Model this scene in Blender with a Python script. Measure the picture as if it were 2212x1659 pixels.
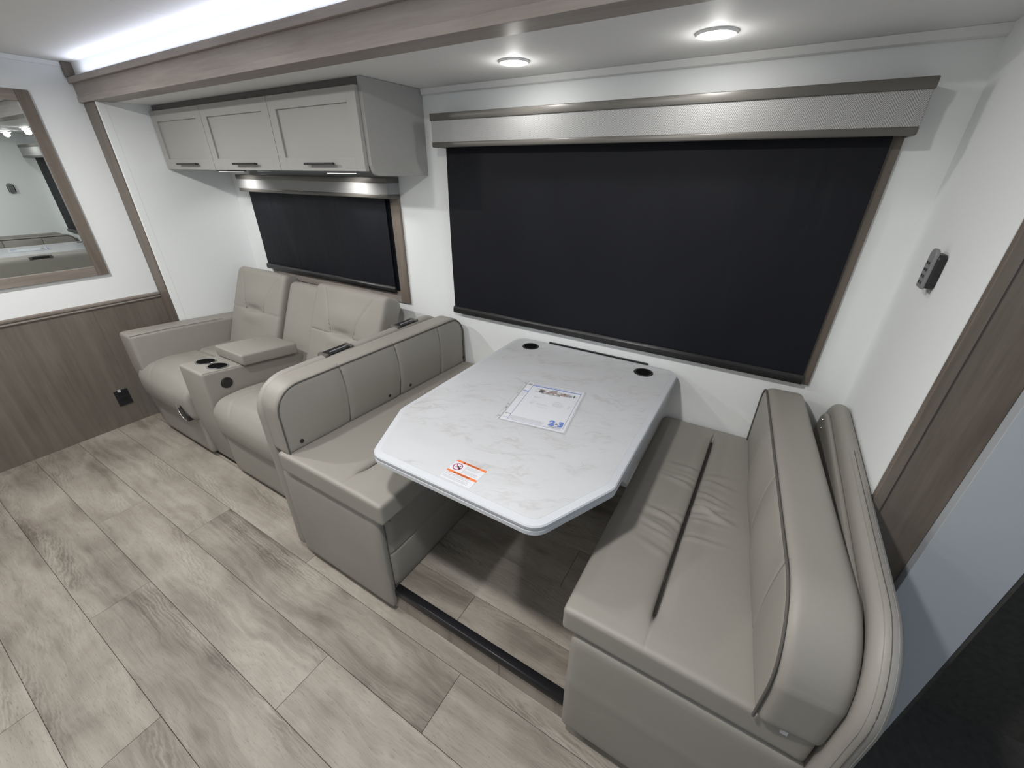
import bpy, bmesh, math, random
import numpy as np
from mathutils import Matrix, Vector
random.seed(7)
S = bpy.context.scene
COL = S.collection
for o in list(bpy.data.objects): bpy.data.objects.remove(o)

# ------------------------------------------------------------------ camera, world, lights, exposure
cam_d = bpy.data.cameras.new('camera'); cam = bpy.data.objects.new('camera', cam_d); COL.objects.link(cam)
RC = ((0.85557354, -0.24558829, 0.45571956), (0.51762858, 0.39328054, -0.75986254), (0.00738771, 0.88601175, 0.46360394))
M = Matrix(RC).to_4x4(); M.translation = (0.97950, -1.63986, 1.51370)
cam.matrix_world = M
cam_d.sensor_width = 36; cam_d.lens = 878.25 / 2212 * 36; cam_d.clip_start = 0.01
S.camera = cam
S.view_settings.view_transform = 'Standard'; S.view_settings.look = 'None'
S.view_settings.exposure = 0.0; S.view_settings.gamma = 1.0; S.view_settings.use_curve_mapping = False
W_ = bpy.data.worlds.new('world'); S.world = W_; W_.use_nodes = True
bg = W_.node_tree.nodes['Background']; bg.inputs[0].default_value = (0.62, 0.78, 1.0, 1); bg.inputs[1].default_value = 0.6


def area(name, loc, direction, sx, sy, power, col, spread=180, shape='RECTANGLE'):
    l = bpy.data.lights.new(name, 'AREA'); l.shape = shape; l.size = sx
    if shape in ('RECTANGLE', 'ELLIPSE'): l.size_y = sy
    l.energy = power; l.color = col; l.spread = math.radians(spread)
    o = bpy.data.objects.new(name, l); COL.objects.link(o); o.location = loc
    o.rotation_euler = Vector(direction).to_track_quat('-Z', 'Y').to_euler()
    return o


WARM = (1.0, 0.985, 0.955)
COOL = (0.72, 0.86, 1.0)
LIGHTS = [(0.138, -0.242), (0.738, -0.252)]
for i, (lx, ly) in enumerate(LIGHTS):
    area('slide_downlight_lamp', (lx, ly, 1.806), (0, 0, -1), .07, .07, .70, WARM, 180, 'DISK')
    pl = bpy.data.lights.new('slide_downlight_dome', 'POINT'); pl.energy = .42; pl.color = WARM; pl.shadow_soft_size = .022
    po = bpy.data.objects.new('slide_downlight_dome', pl); COL.objects.link(po); po.location = (lx, ly, 1.790)
CEIL_LIGHTS = [(-1.55, -1.35), (-0.55, -1.40), (0.50, -1.45), (-1.55, -2.35), (-0.45, -2.35), (0.65, -2.45)]
for i, (lx, ly) in enumerate(CEIL_LIGHTS):
    area('main_downlight_lamp', (lx, ly, 1.975), (0, 0, -1), .09, .09, (17.0, 8.5, 17.0, 1.2, 1.5, 1.2)[i], WARM, 175, 'DISK')
area('cove_lamp', (-0.4, -.587, 1.934), (0, -.55, 1), 3.7, .010, 2.6, (0.80, 0.84, 1.0), 180)
area('far_fill_lamp', (-0.4, -3.05, 1.90), (0, .25, 1), 4.2, .05, 5.0, (0.92, 0.93, 1.0), 180)  # unseen fill light, added to lift the ceiling, beam and cabinets
area('under_cabinet_lamp', (-1.84, -.17, 1.495), (0, .28, -1), .10, .04, .85, WARM, 145)
area('under_cabinet_lamp', (-.86, -.17, 1.495), (-.05, .28, -1), .10, .04, .85, WARM, 140)
area('windshield_daylight', (3.10, -1.7, 1.33), (-1, .05, -.12), 1.7, .9, 8.0, COOL, 170)


# ------------------------------------------------------------------ node helpers
class NT:
    def __init__(self, name):
        self.m = bpy.data.materials.new(name); self.m.use_nodes = True
        self.t = self.m.node_tree; self.b = self.t.nodes['Principled BSDF']

    def n(self, typ, inp=None, **kw):
        nd = self.t.nodes.new('ShaderNode' + typ)
        for k, v in kw.items(): setattr(nd, k, v)
        for k, v in (inp or {}).items(): self.set(nd, k, v)
        return nd

    def set(self, nd, k, v):
        if isinstance(v, bpy.types.Node):
            s = [x for x in v.outputs if x.enabled][0]
            self.t.links.new(s, nd.inputs[k])
        elif isinstance(v, bpy.types.NodeSocket): self.t.links.new(v, nd.inputs[k])
        else: nd.inputs[k].default_value = v

    def math(self, op, a, b=0.0, c=0.0):
        nd = self.n('Math', operation=op); self.set(nd, 0, a); self.set(nd, 1, b); self.set(nd, 2, c); return nd

    def ramp(self, fac, stops):
        nd = self.n('ValToRGB'); self.set(nd, 0, fac); cr = nd.color_ramp
        while len(cr.elements) < len(stops): cr.elements.new(.5)
        for e, (p, c) in zip(cr.elements, stops):
            e.position = p; e.color = (c, c, c, 1) if isinstance(c, (int, float)) else (*c, 1)
        return nd

    def mix(self, fac, a, b, mode='MIX'):
        nd = self.n('Mix', data_type='RGBA', blend_type=mode)
        self.set(nd, 0, fac); self.set(nd, 6, a if not isinstance(a, tuple) else (*a, 1)[:4]); self.set(nd, 7, b if not isinstance(b, tuple) else (*b, 1)[:4])
        return nd.outputs[2]

    def bump(self, h, strength=.3, dist=.002):
        nd = self.n('Bump', {'Strength': strength, 'Distance': dist, 'Height': h}); self.set(self.b, 'Normal', nd); return nd

    def base(self, col=None, rough=.5, metal=0, spec=.5):
        if col is not None: self.set(self.b, 'Base Color', (*col, 1) if isinstance(col, tuple) else col)
        self.set(self.b, 'Roughness', rough); self.set(self.b, 'Metallic', metal); self.set(self.b, 'Specular IOR Level', spec)
        return self

    def pos(self): return self.n('NewGeometry').outputs['Position']
    def obj(self): return self.n('TexCoord').outputs['Object']

    def mapv(self, v, scale=(1, 1, 1), loc=(0, 0, 0), rot=(0, 0, 0)):
        return self.n('Mapping', {'Vector': v, 'Scale': scale, 'Location': loc, 'Rotation': rot})

    def noise(self, v, scale, detail=3, rough=.5, dist=0.0):
        nd = self.n('TexNoise', {'Vector': v, 'Scale': scale, 'Detail': detail, 'Roughness': rough, 'Distortion': dist}); return nd.outputs[0]


def plain(name, col, rough=.5, metal=0, spec=.5, var=.04):
    t = NT(name); n = t.noise(t.obj(), 60, 2)
    c = t.mix(n, tuple(x * (1 - var) for x in col), tuple(x * (1 + var) for x in col))
    t.base(c, rough, metal, spec); return t.m


def leather(name, col, rough=.5):
    t = NT(name); p = t.pos()
    big = t.noise(p, 5, 3)
    c = t.mix(big, tuple(x * .95 for x in col), tuple(x * 1.05 for x in col))
    t.base(c, rough, 0, .42)
    v = t.n('TexVoronoi', {'Vector': p, 'Scale': 620.0}, feature='DISTANCE_TO_EDGE').outputs[0]
    cr = t.noise(t.mapv(p, (9, 9, 9)), 2.2, 4, .55, .6)
    h = t.math('ADD', t.math('MULTIPLY', t.math('MINIMUM', v, .12), 1.6), t.math('MULTIPLY', cr, 1.4))
    t.bump(h, .22, .002)
    return t.m


def wood(name, dark, light, axis='x', rough=.5, scale=1.0, cloud=.5):
    """Grey wood laminate: grain runs along axis."""
    t = NT(name); p = t.pos()
    sc = {'x': (1.1, 16, 16), 'y': (16, 1.1, 16), 'z': (16, 16, 1.1)}[axis]
    sc = tuple(s * scale for s in sc)
    rnd = t.n('ObjectInfo').outputs['Random']
    off = t.n('CombineXYZ', {0: t.math('MULTIPLY', rnd, 17.0), 1: t.math('MULTIPLY', rnd, 9.0), 2: t.math('MULTIPLY', rnd, 5.0)})
    pv = t.n('VectorMath', operation='ADD'); t.set(pv, 0, p); t.set(pv, 1, off)
    g1 = t.noise(t.mapv(pv.outputs[0], sc), 1.6, 5, .6, .5)
    g2 = t.noise(t.mapv(pv.outputs[0], tuple(s * 3.5 for s in sc)), 2.2, 3, .6, .2)
    c0 = t.noise(pv.outputs[0], 2.6, 3, .5, .3)
    f = t.math('ADD', t.math('MULTIPLY', g1, .5), t.math('ADD', t.math('MULTIPLY', g2, .22), t.math('MULTIPLY', c0, cloud * .56)))
    r = t.ramp(f, [(.36, dark), (.74, light)])
    t.base(r.outputs[0], rough, 0, .35)
    t.bump(g2, .12, .001)
    return t.m


def plank_mat(name):
    t = NT(name); p = t.pos()
    rnd = t.n('ObjectInfo').outputs['Random']
    off = t.n('CombineXYZ', {0: t.math('MULTIPLY', rnd, 31.0), 1: t.math('MULTIPLY', rnd, 13.0), 2: 0.0})
    pv = t.n('VectorMath', operation='ADD'); t.set(pv, 0, p); t.set(pv, 1, off); v = pv.outputs[0]
    # wandering of the grain
    w = t.noise(t.mapv(v, (2.2, 5.0, 1)), 1.0, 3, .5, .2)
    w2 = t.noise(t.mapv(v, (7, 14, 1)), 1.0, 2, .5, .4)
    sep = t.n('SeparateXYZ', {0: v})
    yy = t.math('ADD', sep.outputs[1], t.math('ADD', t.math('MULTIPLY', w, .16), t.math('MULTIPLY', w2, .03)))
    wv = t.n('CombineXYZ', {0: t.math('MULTIPLY', sep.outputs[0], .75), 1: t.math('MULTIPLY', yy, 30.0), 2: 0.0})
    rings = t.noise(wv.outputs[0], 1.0, 4, .62, .15)
    fine = t.noise(t.mapv(v, (5, 190, 1)), 1.0, 3, .7, .1)
    pores = t.noise(t.mapv(v, (30, 420, 1)), 1.0, 2, .6, .0)
    cloud = t.noise(t.mapv(v, (2.6, 5.5, 1)), 1.0, 3, .55, .5)
    # cathedral figure, strongest along a few lens-shaped zones
    sx = t.math('MULTIPLY', sep.outputs[0], 1.0)
    cath = t.n('TexWave', {'Vector': t.mapv(v, (1.4, 5.5, 1)), 'Scale': 5.5, 'Distortion': 11.0, 'Detail': 4.0, 'Detail Scale': 1.4, 'Detail Roughness': .6}, wave_type='RINGS', rings_direction='SPHERICAL').outputs[1]
    zone = t.ramp(t.noise(t.mapv(v, (1.9, 8.0, 1), (4, 2, 0)), 1.0, 1, .4), [(.52, 0.0), (.66, 1.0)]).outputs[0]
    kn = t.n('TexVoronoi', {'Vector': t.mapv(v, (2.3, 6.5, 1)), 'Scale': 1.0, 'Randomness': 1.0}, feature='F1').outputs[0]
    knot = t.ramp(kn, [(.0, 1.0), (.055, .55), (.15, 0.0)]).outputs[0]
    f = t.math('ADD', t.math('MULTIPLY', rings, .40), t.math('ADD', t.math('MULTIPLY', fine, .16), t.math('SUBTRACT', t.math('MULTIPLY', cloud, .66), .11)))
    f = t.math('ADD', f, t.math('MULTIPLY', t.math('MULTIPLY', t.math('SUBTRACT', cath, .55), zone), .12))
    f = t.math('SUBTRACT', f, t.math('MULTIPLY', knot, .14))
    f = t.math('ADD', f, t.math('MULTIPLY', t.math('SUBTRACT', rnd, .5), .14))
    r = t.ramp(f, [(.26, (.114, .096, .079)), (.40, (.214, .189, .160)), (.54, (.308, .276, .237)), (.70, (.390, .357, .314))])
    c = t.mix(t.ramp(pores, [(.30, .5), (.42, 0.0)]).outputs[0], r.outputs[0], (.11, .094, .079))
    t.base(c, t.math('ADD', .42, t.math('MULTIPLY', fine, .14)), 0, .4)
    h = t.math('ADD', fine, t.math('MULTIPLY', pores, .6))
    t.bump(h, .18, .0012)
    return t.m


def wall_mat(name, col, rough=.62):
    t = NT(name); p = t.pos()
    a = t.noise(t.mapv(p, (14, 14, 600)), 1.0, 2, .6)
    b = t.noise(t.mapv(p, (420, 420, 14)), 1.0, 2, .6)
    f = t.math('MULTIPLY', t.math('ADD', a, b), .5)
    c = t.mix(f, tuple(x * .975 for x in col), tuple(min(1, x * 1.025) for x in col))
    t.base(c, rough, 0, .35); t.bump(f, .10, .0006); return t.m


def marble_mat(name):
    t = NT(name); p = t.pos()
    v = t.mapv(p, (1, 1, 1), rot=(0, 0, math.radians(-24)))
    d = t.noise(v, 3.0, 4, .6)
    vv = t.n('VectorMath', operation='ADD'); t.set(vv, 0, t.mapv(v, (4.0, 15.0, 1))); t.set(vv, 1, t.n('CombineXYZ', {0: t.math('MULTIPLY', d, .8), 1: t.math('MULTIPLY', d, 5.5), 2: 0.0}))
    n1 = t.noise(vv.outputs[0], 1.0, 5, .62, .3)
    line = t.math('ABSOLUTE', t.math('SUBTRACT', n1, .5))
    vein = t.ramp(line, [(0.0, 1.0), (.015, .55), (.05, 0.0)]).outputs[0]
    mask = t.ramp(t.noise(t.mapv(v, (4.5, 9, 1)), 1.3, 3, .6), [(.44, 0.0), (.60, 1.0)]).outputs[0]
    soft = t.ramp(t.noise(t.mapv(v, (2.5, 8, 1)), 1.4, 4, .6, .6), [(.40, 0.0), (.72, 1.0)]).outputs[0]
    c = t.mix(t.math('MULTIPLY', soft, .35), (.465, .472, .492), (.41, .412, .422))
    c = t.mix(t.math('MULTIPLY', t.math('MULTIPLY', vein, mask), .42), c, (.27, .255, .245))
    t.base(c, .34, 0, .4); return t.m


def herringbone(name):
    t = NT(name); p = t.pos(); s = t.n('SeparateXYZ', {0: p})
    T = .036
    u = t.math('ADD', s.outputs[0], s.outputs[1])
    tri = t.math('PINGPONG', u, T / 2)
    w = t.math('ADD', s.outputs[2], t.math('MULTIPLY', tri, 1.25))
    st = t.math('FRACT', t.math('MULTIPLY', w, 1 / .0062))
    ln = t.math('ABSOLUTE', t.math('SUBTRACT', st, .5))
    nz = t.noise(p, 500, 2)
    f = t.math('ADD', t.math('MULTIPLY', ln, 2.0), t.math('MULTIPLY', t.math('SUBTRACT', nz, .5), .5))
    r = t.ramp(f, [(.10, (.17, .168, .163)), (.55, (.42, .42, .42))])
    t.base(r.outputs[0], .85, 0, .2); t.bump(f, .35, .001); return t.m


def emit(name, col, st):
    t = NT(name); t.base((.8, .8, .8), .4)
    t.set(t.b, 'Emission Color', (*col, 1)); t.set(t.b, 'Emission Strength', st); return t.m


LE = leather('taupe_leather', (.268, .252, .227))
LE2 = leather('taupe_leather_trim', (.275, .260, .236), .46)
SEAM = plain('seam_thread', (.085, .078, .07), .8)
WALL = wall_mat('white_linen_wall', (.80, .82, .82))
CEIL = wall_mat('ceiling_vinyl', (.78, .78, .775))
TRIM = wood('trim_wood_lit', (.250, .215, .194), (.400, .356, .325), 'x', .45)  # same wood as the uprights; the beam's stronger light is put into the colour
TRIMY = wood('trim_wood_along_y', (.172, .144, .125), (.300, .262, .230), 'y', .45)
TRIMZ = wood('trim_wood_upright', (.118, .096, .079), (.225, .190, .160), 'z', .45)  # same wood without the brightness added for the beam
WAINS = wood('wainscot_wood', (.120, .102, .086), (.205, .178, .152), 'z', .45, .8)
PLK = plank_mat('vinyl_plank')
BLK = plain('black_plastic', (.012, .012, .013), .38)
BLKM = plain('black_metal', (.016, .015, .018), .32, .3)
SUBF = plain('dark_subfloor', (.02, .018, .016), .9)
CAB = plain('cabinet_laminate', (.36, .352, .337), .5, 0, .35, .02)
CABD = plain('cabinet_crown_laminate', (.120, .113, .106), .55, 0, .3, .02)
MAR = marble_mat('white_marble_laminate')
EDGE = plain('white_edge_band', (.47, .485, .515), .35, 0, .45, .01)
HERR = herringbone('herringbone_fabric')
VTRIM = plain('valance_trim', (.120, .113, .102), .35, .15, .45, .02)
CHROME = plain('chrome', (.55, .55, .55), .2, 1)
GREYP = plain('grey_plastic', (.20, .20, .21), .4)
WHITE = plain('white_print_paper', (.53, .54, .575), .5, 0, .4, .01)
BLUE = plain('blue_print', (.035, .11, .42), .5, 0, .3, .02)
BLUEL = plain('blue_print_line', (.05, .08, .26), .5, 0, .3, .02)
INK = plain('black_ink', (.03, .03, .035), .6, 0, .3, .02)
INKG = plain('grey_ink', (.20, .20, .22), .6, 0, .3, .02)
ORNG = plain('orange_print', (.62, .16, .05), .5, 0, .3, .02)
MAG = plain('red_ring_print', (.25, .035, .08), .5, 0, .3, .02)
BRN = plain('brown_print', (.24, .15, .13), .6, 0, .3, .02)
DARKC = plain('dark_cab_carpet', (.070, .065, .060), .95, 0, .1, .3)
LITE = emit('lamp_lens', (1, .98, .95), 14.0)
LED = emit('led_strip', (.82, .86, 1.0), 2.6)
ULITE = emit('under_cabinet_lens', (1, .97, .92), 1.6)

t = NT('blackout_shade_fabric'); p = t.pos()
wr = t.noise(t.mapv(p, (6, 1, 1.6)), 1.3, 3, .5, .6); wv = t.noise(t.mapv(p, (900, 900, 900)), 1.0, 1)
c = t.mix(wr, (.0048, .0054, .0090), (.0072, .0080, .0122)); t.base(c, .55, 0, .22)
t.bump(t.math('ADD', t.math('MULTIPLY', wr, 5.0), t.math('MULTIPLY', wv, .15)), .20, .006); SHADE = t.m
t = NT('mirror_silver'); t.base((.80, .84, .83), .015, 1.0); sm = t.noise(t.obj(), 3, 2); t.set(t.b, 'Roughness', t.math('MULTIPLY', sm, .008)); MIRR = t.m
t = NT('clear_plastic_sleeve'); t.base((.9, .92, .95), .28, 0, .4); t.set(t.b, 'Alpha', .06); CLEAR = t.m
t = NT('window_glass'); t.base((.02, .025, .03), .05, 0, .5); GLASS = t.m


# ------------------------------------------------------------------ object helpers
WL = {}


def wloc(o): return WL.get(o.name, Vector((0, 0, 0)))


def tag(o, label=None, cat=None, group=None, kind=None):
    if label: o['label'] = label
    if cat: o['category'] = cat
    if group: o['group'] = group
    if kind: o['kind'] = kind
    return o


def thing(name, label, cat, loc, group=None):
    o = bpy.data.objects.new(name, None); COL.objects.link(o); o.location = loc; o.empty_display_size = .05
    WL[o.name] = Vector(loc); tag(o, label, cat, group); return o


def link(name, me, mat, parent=None, label=None, kind=None, smooth=None):
    """World-space mesh -> object with its origin at the mesh centre."""
    co = np.empty(len(me.vertices) * 3); me.vertices.foreach_get('co', co); co = co.reshape(-1, 3)
    c = (co.min(0) + co.max(0)) / 2
    me.transform(Matrix.Translation(-Vector(c)))
    if mat: me.materials.append(mat)
    o = bpy.data.objects.new(name, me); COL.objects.link(o)
    w = Vector(c); WL[o.name] = w
    if parent is not None:
        o.parent = parent; o.location = w - wloc(parent)
    else: o.location = w
    if smooth is not None:
        me.polygons.foreach_set('use_smooth', [smooth] * len(me.polygons))
    me.name = name
    return tag(o, label, kind=kind)


def bm_box(bm, lo, hi, bevel=0, seg=2, mtx=None):
    b = bmesh.new(); bmesh.ops.create_cube(b, size=1)
    lo, hi = Vector(lo), Vector(hi)
    for v in b.verts: v.co = Vector(((v.co[i] + .5) * (hi[i] - lo[i]) + lo[i] for i in range(3)))
    if bevel: bmesh.ops.bevel(b, geom=b.edges[:], offset=bevel, segments=seg, profile=.5, affect='EDGES')
    if mtx: bmesh.ops.transform(b, matrix=mtx, verts=b.verts)
    me = bpy.data.meshes.new('t'); b.to_mesh(me); b.free(); bm.from_mesh(me); bpy.data.meshes.remove(me)


def todata(bm, smooth=False):
    me = bpy.data.meshes.new('m'); bm.to_mesh(me); bm.free()
    if smooth:
        me.polygons.foreach_set('use_smooth', [True] * len(me.polygons))
        try: me.set_sharp_from_angle(angle=math.radians(smooth if smooth is not True else 50))
        except Exception: pass
    return me


def box(name, lo, hi, mat, parent=None, bevel=.001, seg=2, label=None, kind=None, rot=None, pivot=None):
    bm = bmesh.new(); mtx = None
    if rot: mtx = Matrix.Translation(Vector(pivot)) @ rot @ Matrix.Translation(-Vector(pivot))
    bm_box(bm, lo, hi, bevel, seg, mtx)
    return link(name, todata(bm, 50 if bevel > .003 else False), mat, parent, label, kind)


def boxes(name, lst, mat, parent=None, bevel=.001, label=None, kind=None):
    bm = bmesh.new()
    for lo, hi in lst: bm_box(bm, lo, hi, bevel)
    return link(name, todata(bm), mat, parent, label, kind)


def prism(name, pts, axis, a0, a1, mat, parent=None, bevel=0, seg=3, label=None, kind=None):
    """Polygon pts (in the two other axes) extruded along axis from a0 to a1."""
    bm = bmesh.new(); i = 'xyz'.index(axis)

    def mk(p, a):
        c = list(p); c.insert(i, a); return bm.verts.new(c)
    A = [mk(p, a0) for p in pts]; B = [mk(p, a1) for p in pts]; n = len(pts)
    bm.faces.new(A); bm.faces.new(B[::-1])
    for k in range(n): bm.faces.new((A[k], B[k], B[(k + 1) % n], A[(k + 1) % n]))
    bmesh.ops.recalc_face_normals(bm, faces=bm.faces)
    if bevel: bmesh.ops.bevel(bm, geom=bm.edges[:], offset=bevel, segments=seg, profile=.5, affect='EDGES')
    return link(name, todata(bm, 40 if bevel else False), mat, parent, label, kind)


def tube(name, pts, r, mat, parent=None, closed=False, n=8, label=None, flat=1.0):
    P = [Vector(p) for p in pts]; bm = bmesh.new(); rings = []
    m = len(P); up = Vector((.13, .21, .97)).normalized()
    for k in range(m):
        a = P[(k - 1) % m] if (closed or k) else P[k]; b = P[(k + 1) % m] if (closed or k < m - 1) else P[k]
        d = (b - a).normalized(); s = d.cross(up)
        if s.length < .1: s = d.cross(Vector((1, 0, 0)))
        s.normalize(); q = s.cross(d)
        rings.append([bm.verts.new(P[k] + r * (math.cos(2 * math.pi * j / n) * s + math.sin(2 * math.pi * j / n) * q)) for j in range(n)])
    for k in range(m if closed else m - 1):
        a, b = rings[k], rings[(k + 1) % m]
        for j in range(n): bm.faces.new((a[j], a[(j + 1) % n], b[(j + 1) % n], b[j]))
    if not closed: bm.faces.new(rings[0][::-1]); bm.faces.new(rings[-1])
    bmesh.ops.recalc_face_normals(bm, faces=bm.faces)
    return link(name, todata(bm, 60), mat, parent, label)


def lathe(name, prof, center, axis, mat, parent=None, n=32, label=None, tilt=None):
    """prof: (radius, height) pairs turned about axis through center."""
    bm = bmesh.new(); rings = []
    for r, h in prof:
        rings.append([bm.verts.new((r * math.cos(2 * math.pi * j / n), r * math.sin(2 * math.pi * j / n), h)) for j in range(n)])
    for a, b in zip(rings, rings[1:]):
        for j in range(n): bm.faces.new((a[j], a[(j + 1) % n], b[(j + 1) % n], b[j]))
    cl = prof[0] == prof[-1]
    if prof[0][0] > 0 and not cl: bm.faces.new(rings[0][::-1])
    if prof[-1][0] > 0 and not cl: bm.faces.new(rings[-1])
    bmesh.ops.remove_doubles(bm, verts=bm.verts, dist=1e-6)
    q = Vector(axis).to_track_quat('Z', 'Y').to_matrix().to_4x4()
    if tilt: q = tilt @ q
    bmesh.ops.transform(bm, matrix=Matrix.Translation(Vector(center)) @ q, verts=bm.verts)
    bmesh.ops.recalc_face_normals(bm, faces=bm.faces)
    return link(name, todata(bm, 40), mat, parent, label)


def sdf_grid(h, u, R, r):
    """SDF of a slab: thickness axis u, rounded outline in the other two axes, edge rounding r.
    R: dict {(sign_a, sign_b): radius}"""
    ia, ib = [i for i in range(3) if i != u]

    def f(P):
        a, b, t = P[:, ia], P[:, ib], P[:, u]
        Rr = np.where(a > 0, np.where(b > 0, R[(1, 1)], R[(1, -1)]), np.where(b > 0, R[(-1, 1)], R[(-1, -1)]))
        qa = np.abs(a) - h[ia] + Rr; qb = np.abs(b) - h[ib] + Rr
        sd2 = np.minimum(np.maximum(qa, qb), 0) + np.hypot(np.maximum(qa, 0), np.maximum(qb, 0)) - Rr
        w1 = sd2 + r; w2 = np.abs(t) - h[u] + r
        return np.minimum(np.maximum(w1, w2), 0) + np.hypot(np.maximum(w1, 0), np.maximum(w2, 0)) - r
    return f


def axis_pts(h, res, extra=()):
    n = max(4, int(round(2 * h / res))); v = list(np.linspace(-h, h, n + 1))
    # denser near the edges so that rounding is smooth
    for e in extra:
        for d in (-.012, -.008, -.005, -.003, -.0015, 0, .0015, .003, .005, .008, .012): v.append(e + d)
    v = sorted(x for x in v if -h <= x <= h); out = [v[0]]
    for x in v[1:]:
        if x - out[-1] > .0009: out.append(x)
    out[-1] = h
    return np.array(out)


def soft(name, lo, hi, mat, parent=None, u=0, r=.03, R=None, res=.02, disp=None, mtx=None, extra=((), (), ()), label=None):
    """Upholstered slab with rounded edges; disp(x,y,z) is a height along the normal, in local coordinates."""
    lo, hi = np.array(lo, float), np.array(hi, float); c = (lo + hi) / 2; h = (hi - lo) / 2
    RR = {k: max(r, .001) for k in ((1, 1), (1, -1), (-1, 1), (-1, -1))}
    if R: RR.update(R)
    f = sdf_grid(h, u, RR, r)
    ax = [axis_pts(h[i], res, extra[i]) for i in range(3)]; N = [len(a) for a in ax]
    idx = {}; V = []; F = []

    def vid(i, j, k):
        key = (i, j, k)
        if key not in idx: idx[key] = len(V); V.append((ax[0][i], ax[1][j], ax[2][k]))
        return idx[key]
    for k, flip in ((0, 0), (N[2] - 1, 1)):
        for i in range(N[0] - 1):
            for j in range(N[1] - 1):
                q = (vid(i, j, k), vid(i, j + 1, k), vid(i + 1, j + 1, k), vid(i + 1, j, k)); F.append(q[::-1] if flip else q)
    for j, flip in ((0, 0), (N[1] - 1, 1)):
        for i in range(N[0] - 1):
            for k in range(N[2] - 1):
                q = (vid(i, j, k), vid(i + 1, j, k), vid(i + 1, j, k + 1), vid(i, j, k + 1)); F.append(q[::-1] if flip else q)
    for i, flip in ((0, 0), (N[0] - 1, 1)):
        for j in range(N[1] - 1):
            for k in range(N[2] - 1):
                q = (vid(i, j, k), vid(i, j, k + 1), vid(i, j + 1, k + 1), vid(i, j + 1, k)); F.append(q[::-1] if flip else q)
    P = np.array(V)

    def grad(P):
        e = 1e-5; g = np.empty_like(P)
        for a in range(3):
            d = np.zeros(3); d[a] = e; g[:, a] = (f(P + d) - f(P - d)) / (2 * e)
        return g / (np.linalg.norm(g, axis=1, keepdims=True) + 1e-9)
    for _ in range(6): P = P - f(P)[:, None] * grad(P)
    if disp is not None:
        nrm = grad(P); nrm = (nrm + grad(P + nrm * .004)) / 2
        P = P + nrm * disp(P[:, 0], P[:, 1], P[:, 2], nrm)[:, None]
    if mtx is not None:
        A = np.array(mtx.to_3x3()); P = P @ A.T; off = np.array(mtx.translation)
    else: off = 0
    P = P + c + off
    me = bpy.data.meshes.new(name); me.from_pydata(P.tolist(), [], F); me.update()
    o = link(name, me, mat, parent, label, smooth=True)
    return o


def gs(d, w): return np.exp(-(d / w) ** 2)


def text(name, s, size, origin, uax, vax, mat, parent, align='LEFT', bold=0.0, xs=1.0):
    """Flat lettering lying in the plane of uax (reading direction) and vax (up)."""
    cu = bpy.data.curves.new('t', 'FONT'); cu.body = s; cu.size = size; cu.align_x = align; cu.offset = bold; cu.fill_mode = 'BOTH'
    cu.resolution_u = 3; cu.extrude = .00012
    to = bpy.data.objects.new('t', cu); COL.objects.link(to)
    dg = bpy.context.evaluated_depsgraph_get(); me = bpy.data.meshes.new_from_object(to.evaluated_get(dg))
    bpy.data.objects.remove(to); bpy.data.curves.remove(cu)
    u, v = Vector(uax).normalized(), Vector(vax).normalized(); w = u.cross(v)
    m = Matrix((u * xs, v, w)).transposed().to_4x4(); m.translation = Vector(origin)
    me.transform(m)
    while len(me.materials): me.materials.pop()
    return link(name, me, mat, parent)


# ------------------------------------------------------------------ the room shell
XL, XR, MX = -2.198, 1.337, -2.382
HS, HM, YS = 1.826, 1.998, -.57
# floor: dark base with separate planks
floor = box('floor', (MX, -3.2, -.05), (1.47, -.80, -.002), SUBF, bevel=0, kind='structure')
PW = .1945; pk = 0


def plank(x0, x1, y0, y1, z, par, th=.004):
    global pk
    g = .0006
    bm = bmesh.new(); bm_box(bm, (x0 + g, y0 + g, z - th), (x1 - g, y1 - g, z), .0007, 1)
    return link('plank', todata(bm), PLK, par)


ph = {0: -.337, 1: .442, 2: .007, 3: -.867, 4: -.280, 5: .81, 6: .30, 7: -.15, 8: -.6, 9: .5, 10: -.05}
for k in range(11):
    y1 = -.8725 - PW * k; y0 = y1 - PW
    if k == 0: plank(-.4, 1.47, y0, y0 + .085, 0, floor); xmax_r = -.4
    js = sorted(ph[k] + 1.45 * n for n in range(-3, 3)); js = [x for x in js if MX < x < 1.47]; xs = [MX] + js + [1.47]
    for a, b in zip(xs, xs[1:]):
        if k == 0:
            b = min(b, -.4)
            if a >= b - .01: continue
        plank(a, b, y0, y1, 0, floor)
plank(MX, -.4, -.8725, -.80, 0, floor)
# raised slide-out floor under the dinette
SF = .115
floor2 = box('floor', (-.47, -.999, 0), (XR + .02, .0, SF - .004), SUBF, bevel=0, kind='structure')
rows = [(-.998, -.871, .368), (-.871, -.673, .9), (-.673, -.476, .62), (-.476, -.279, .2), (-.279, -.0, .7)]
for y0, y1, j in rows:
    plank(-.1, j, y0, y1, SF, floor2); plank(j, 1.0, y0, y1, SF, floor2)
for a, b in ((-.44, -.2), (-.2, .557), (.557, 1.32)):
    bm = bmesh.new(); bm_box(bm, (a + .0006, -1.005, .0), (b - .0006, -1.0, SF - .02), .0006, 1); link('plank', todata(bm), PLK, floor2)
tag(thing('floor_edge_nosing', 'long black edge strip capping the step of raised dinette floor', 'edge strip', (.44, -1.0, .1)))
nos = bpy.data.objects['floor_edge_nosing']
prism('nosing_strip', [(-1.013, .088), (-1.013, .119), (-1.009, .1215), (-.984, .1205), (-.982, SF + .0015), (-1.0, SF + .0005), (-1.0065, .108), (-1.0065, .088)], 'x', .095, .79, BLKM, nos, .0006, 1)

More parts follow.
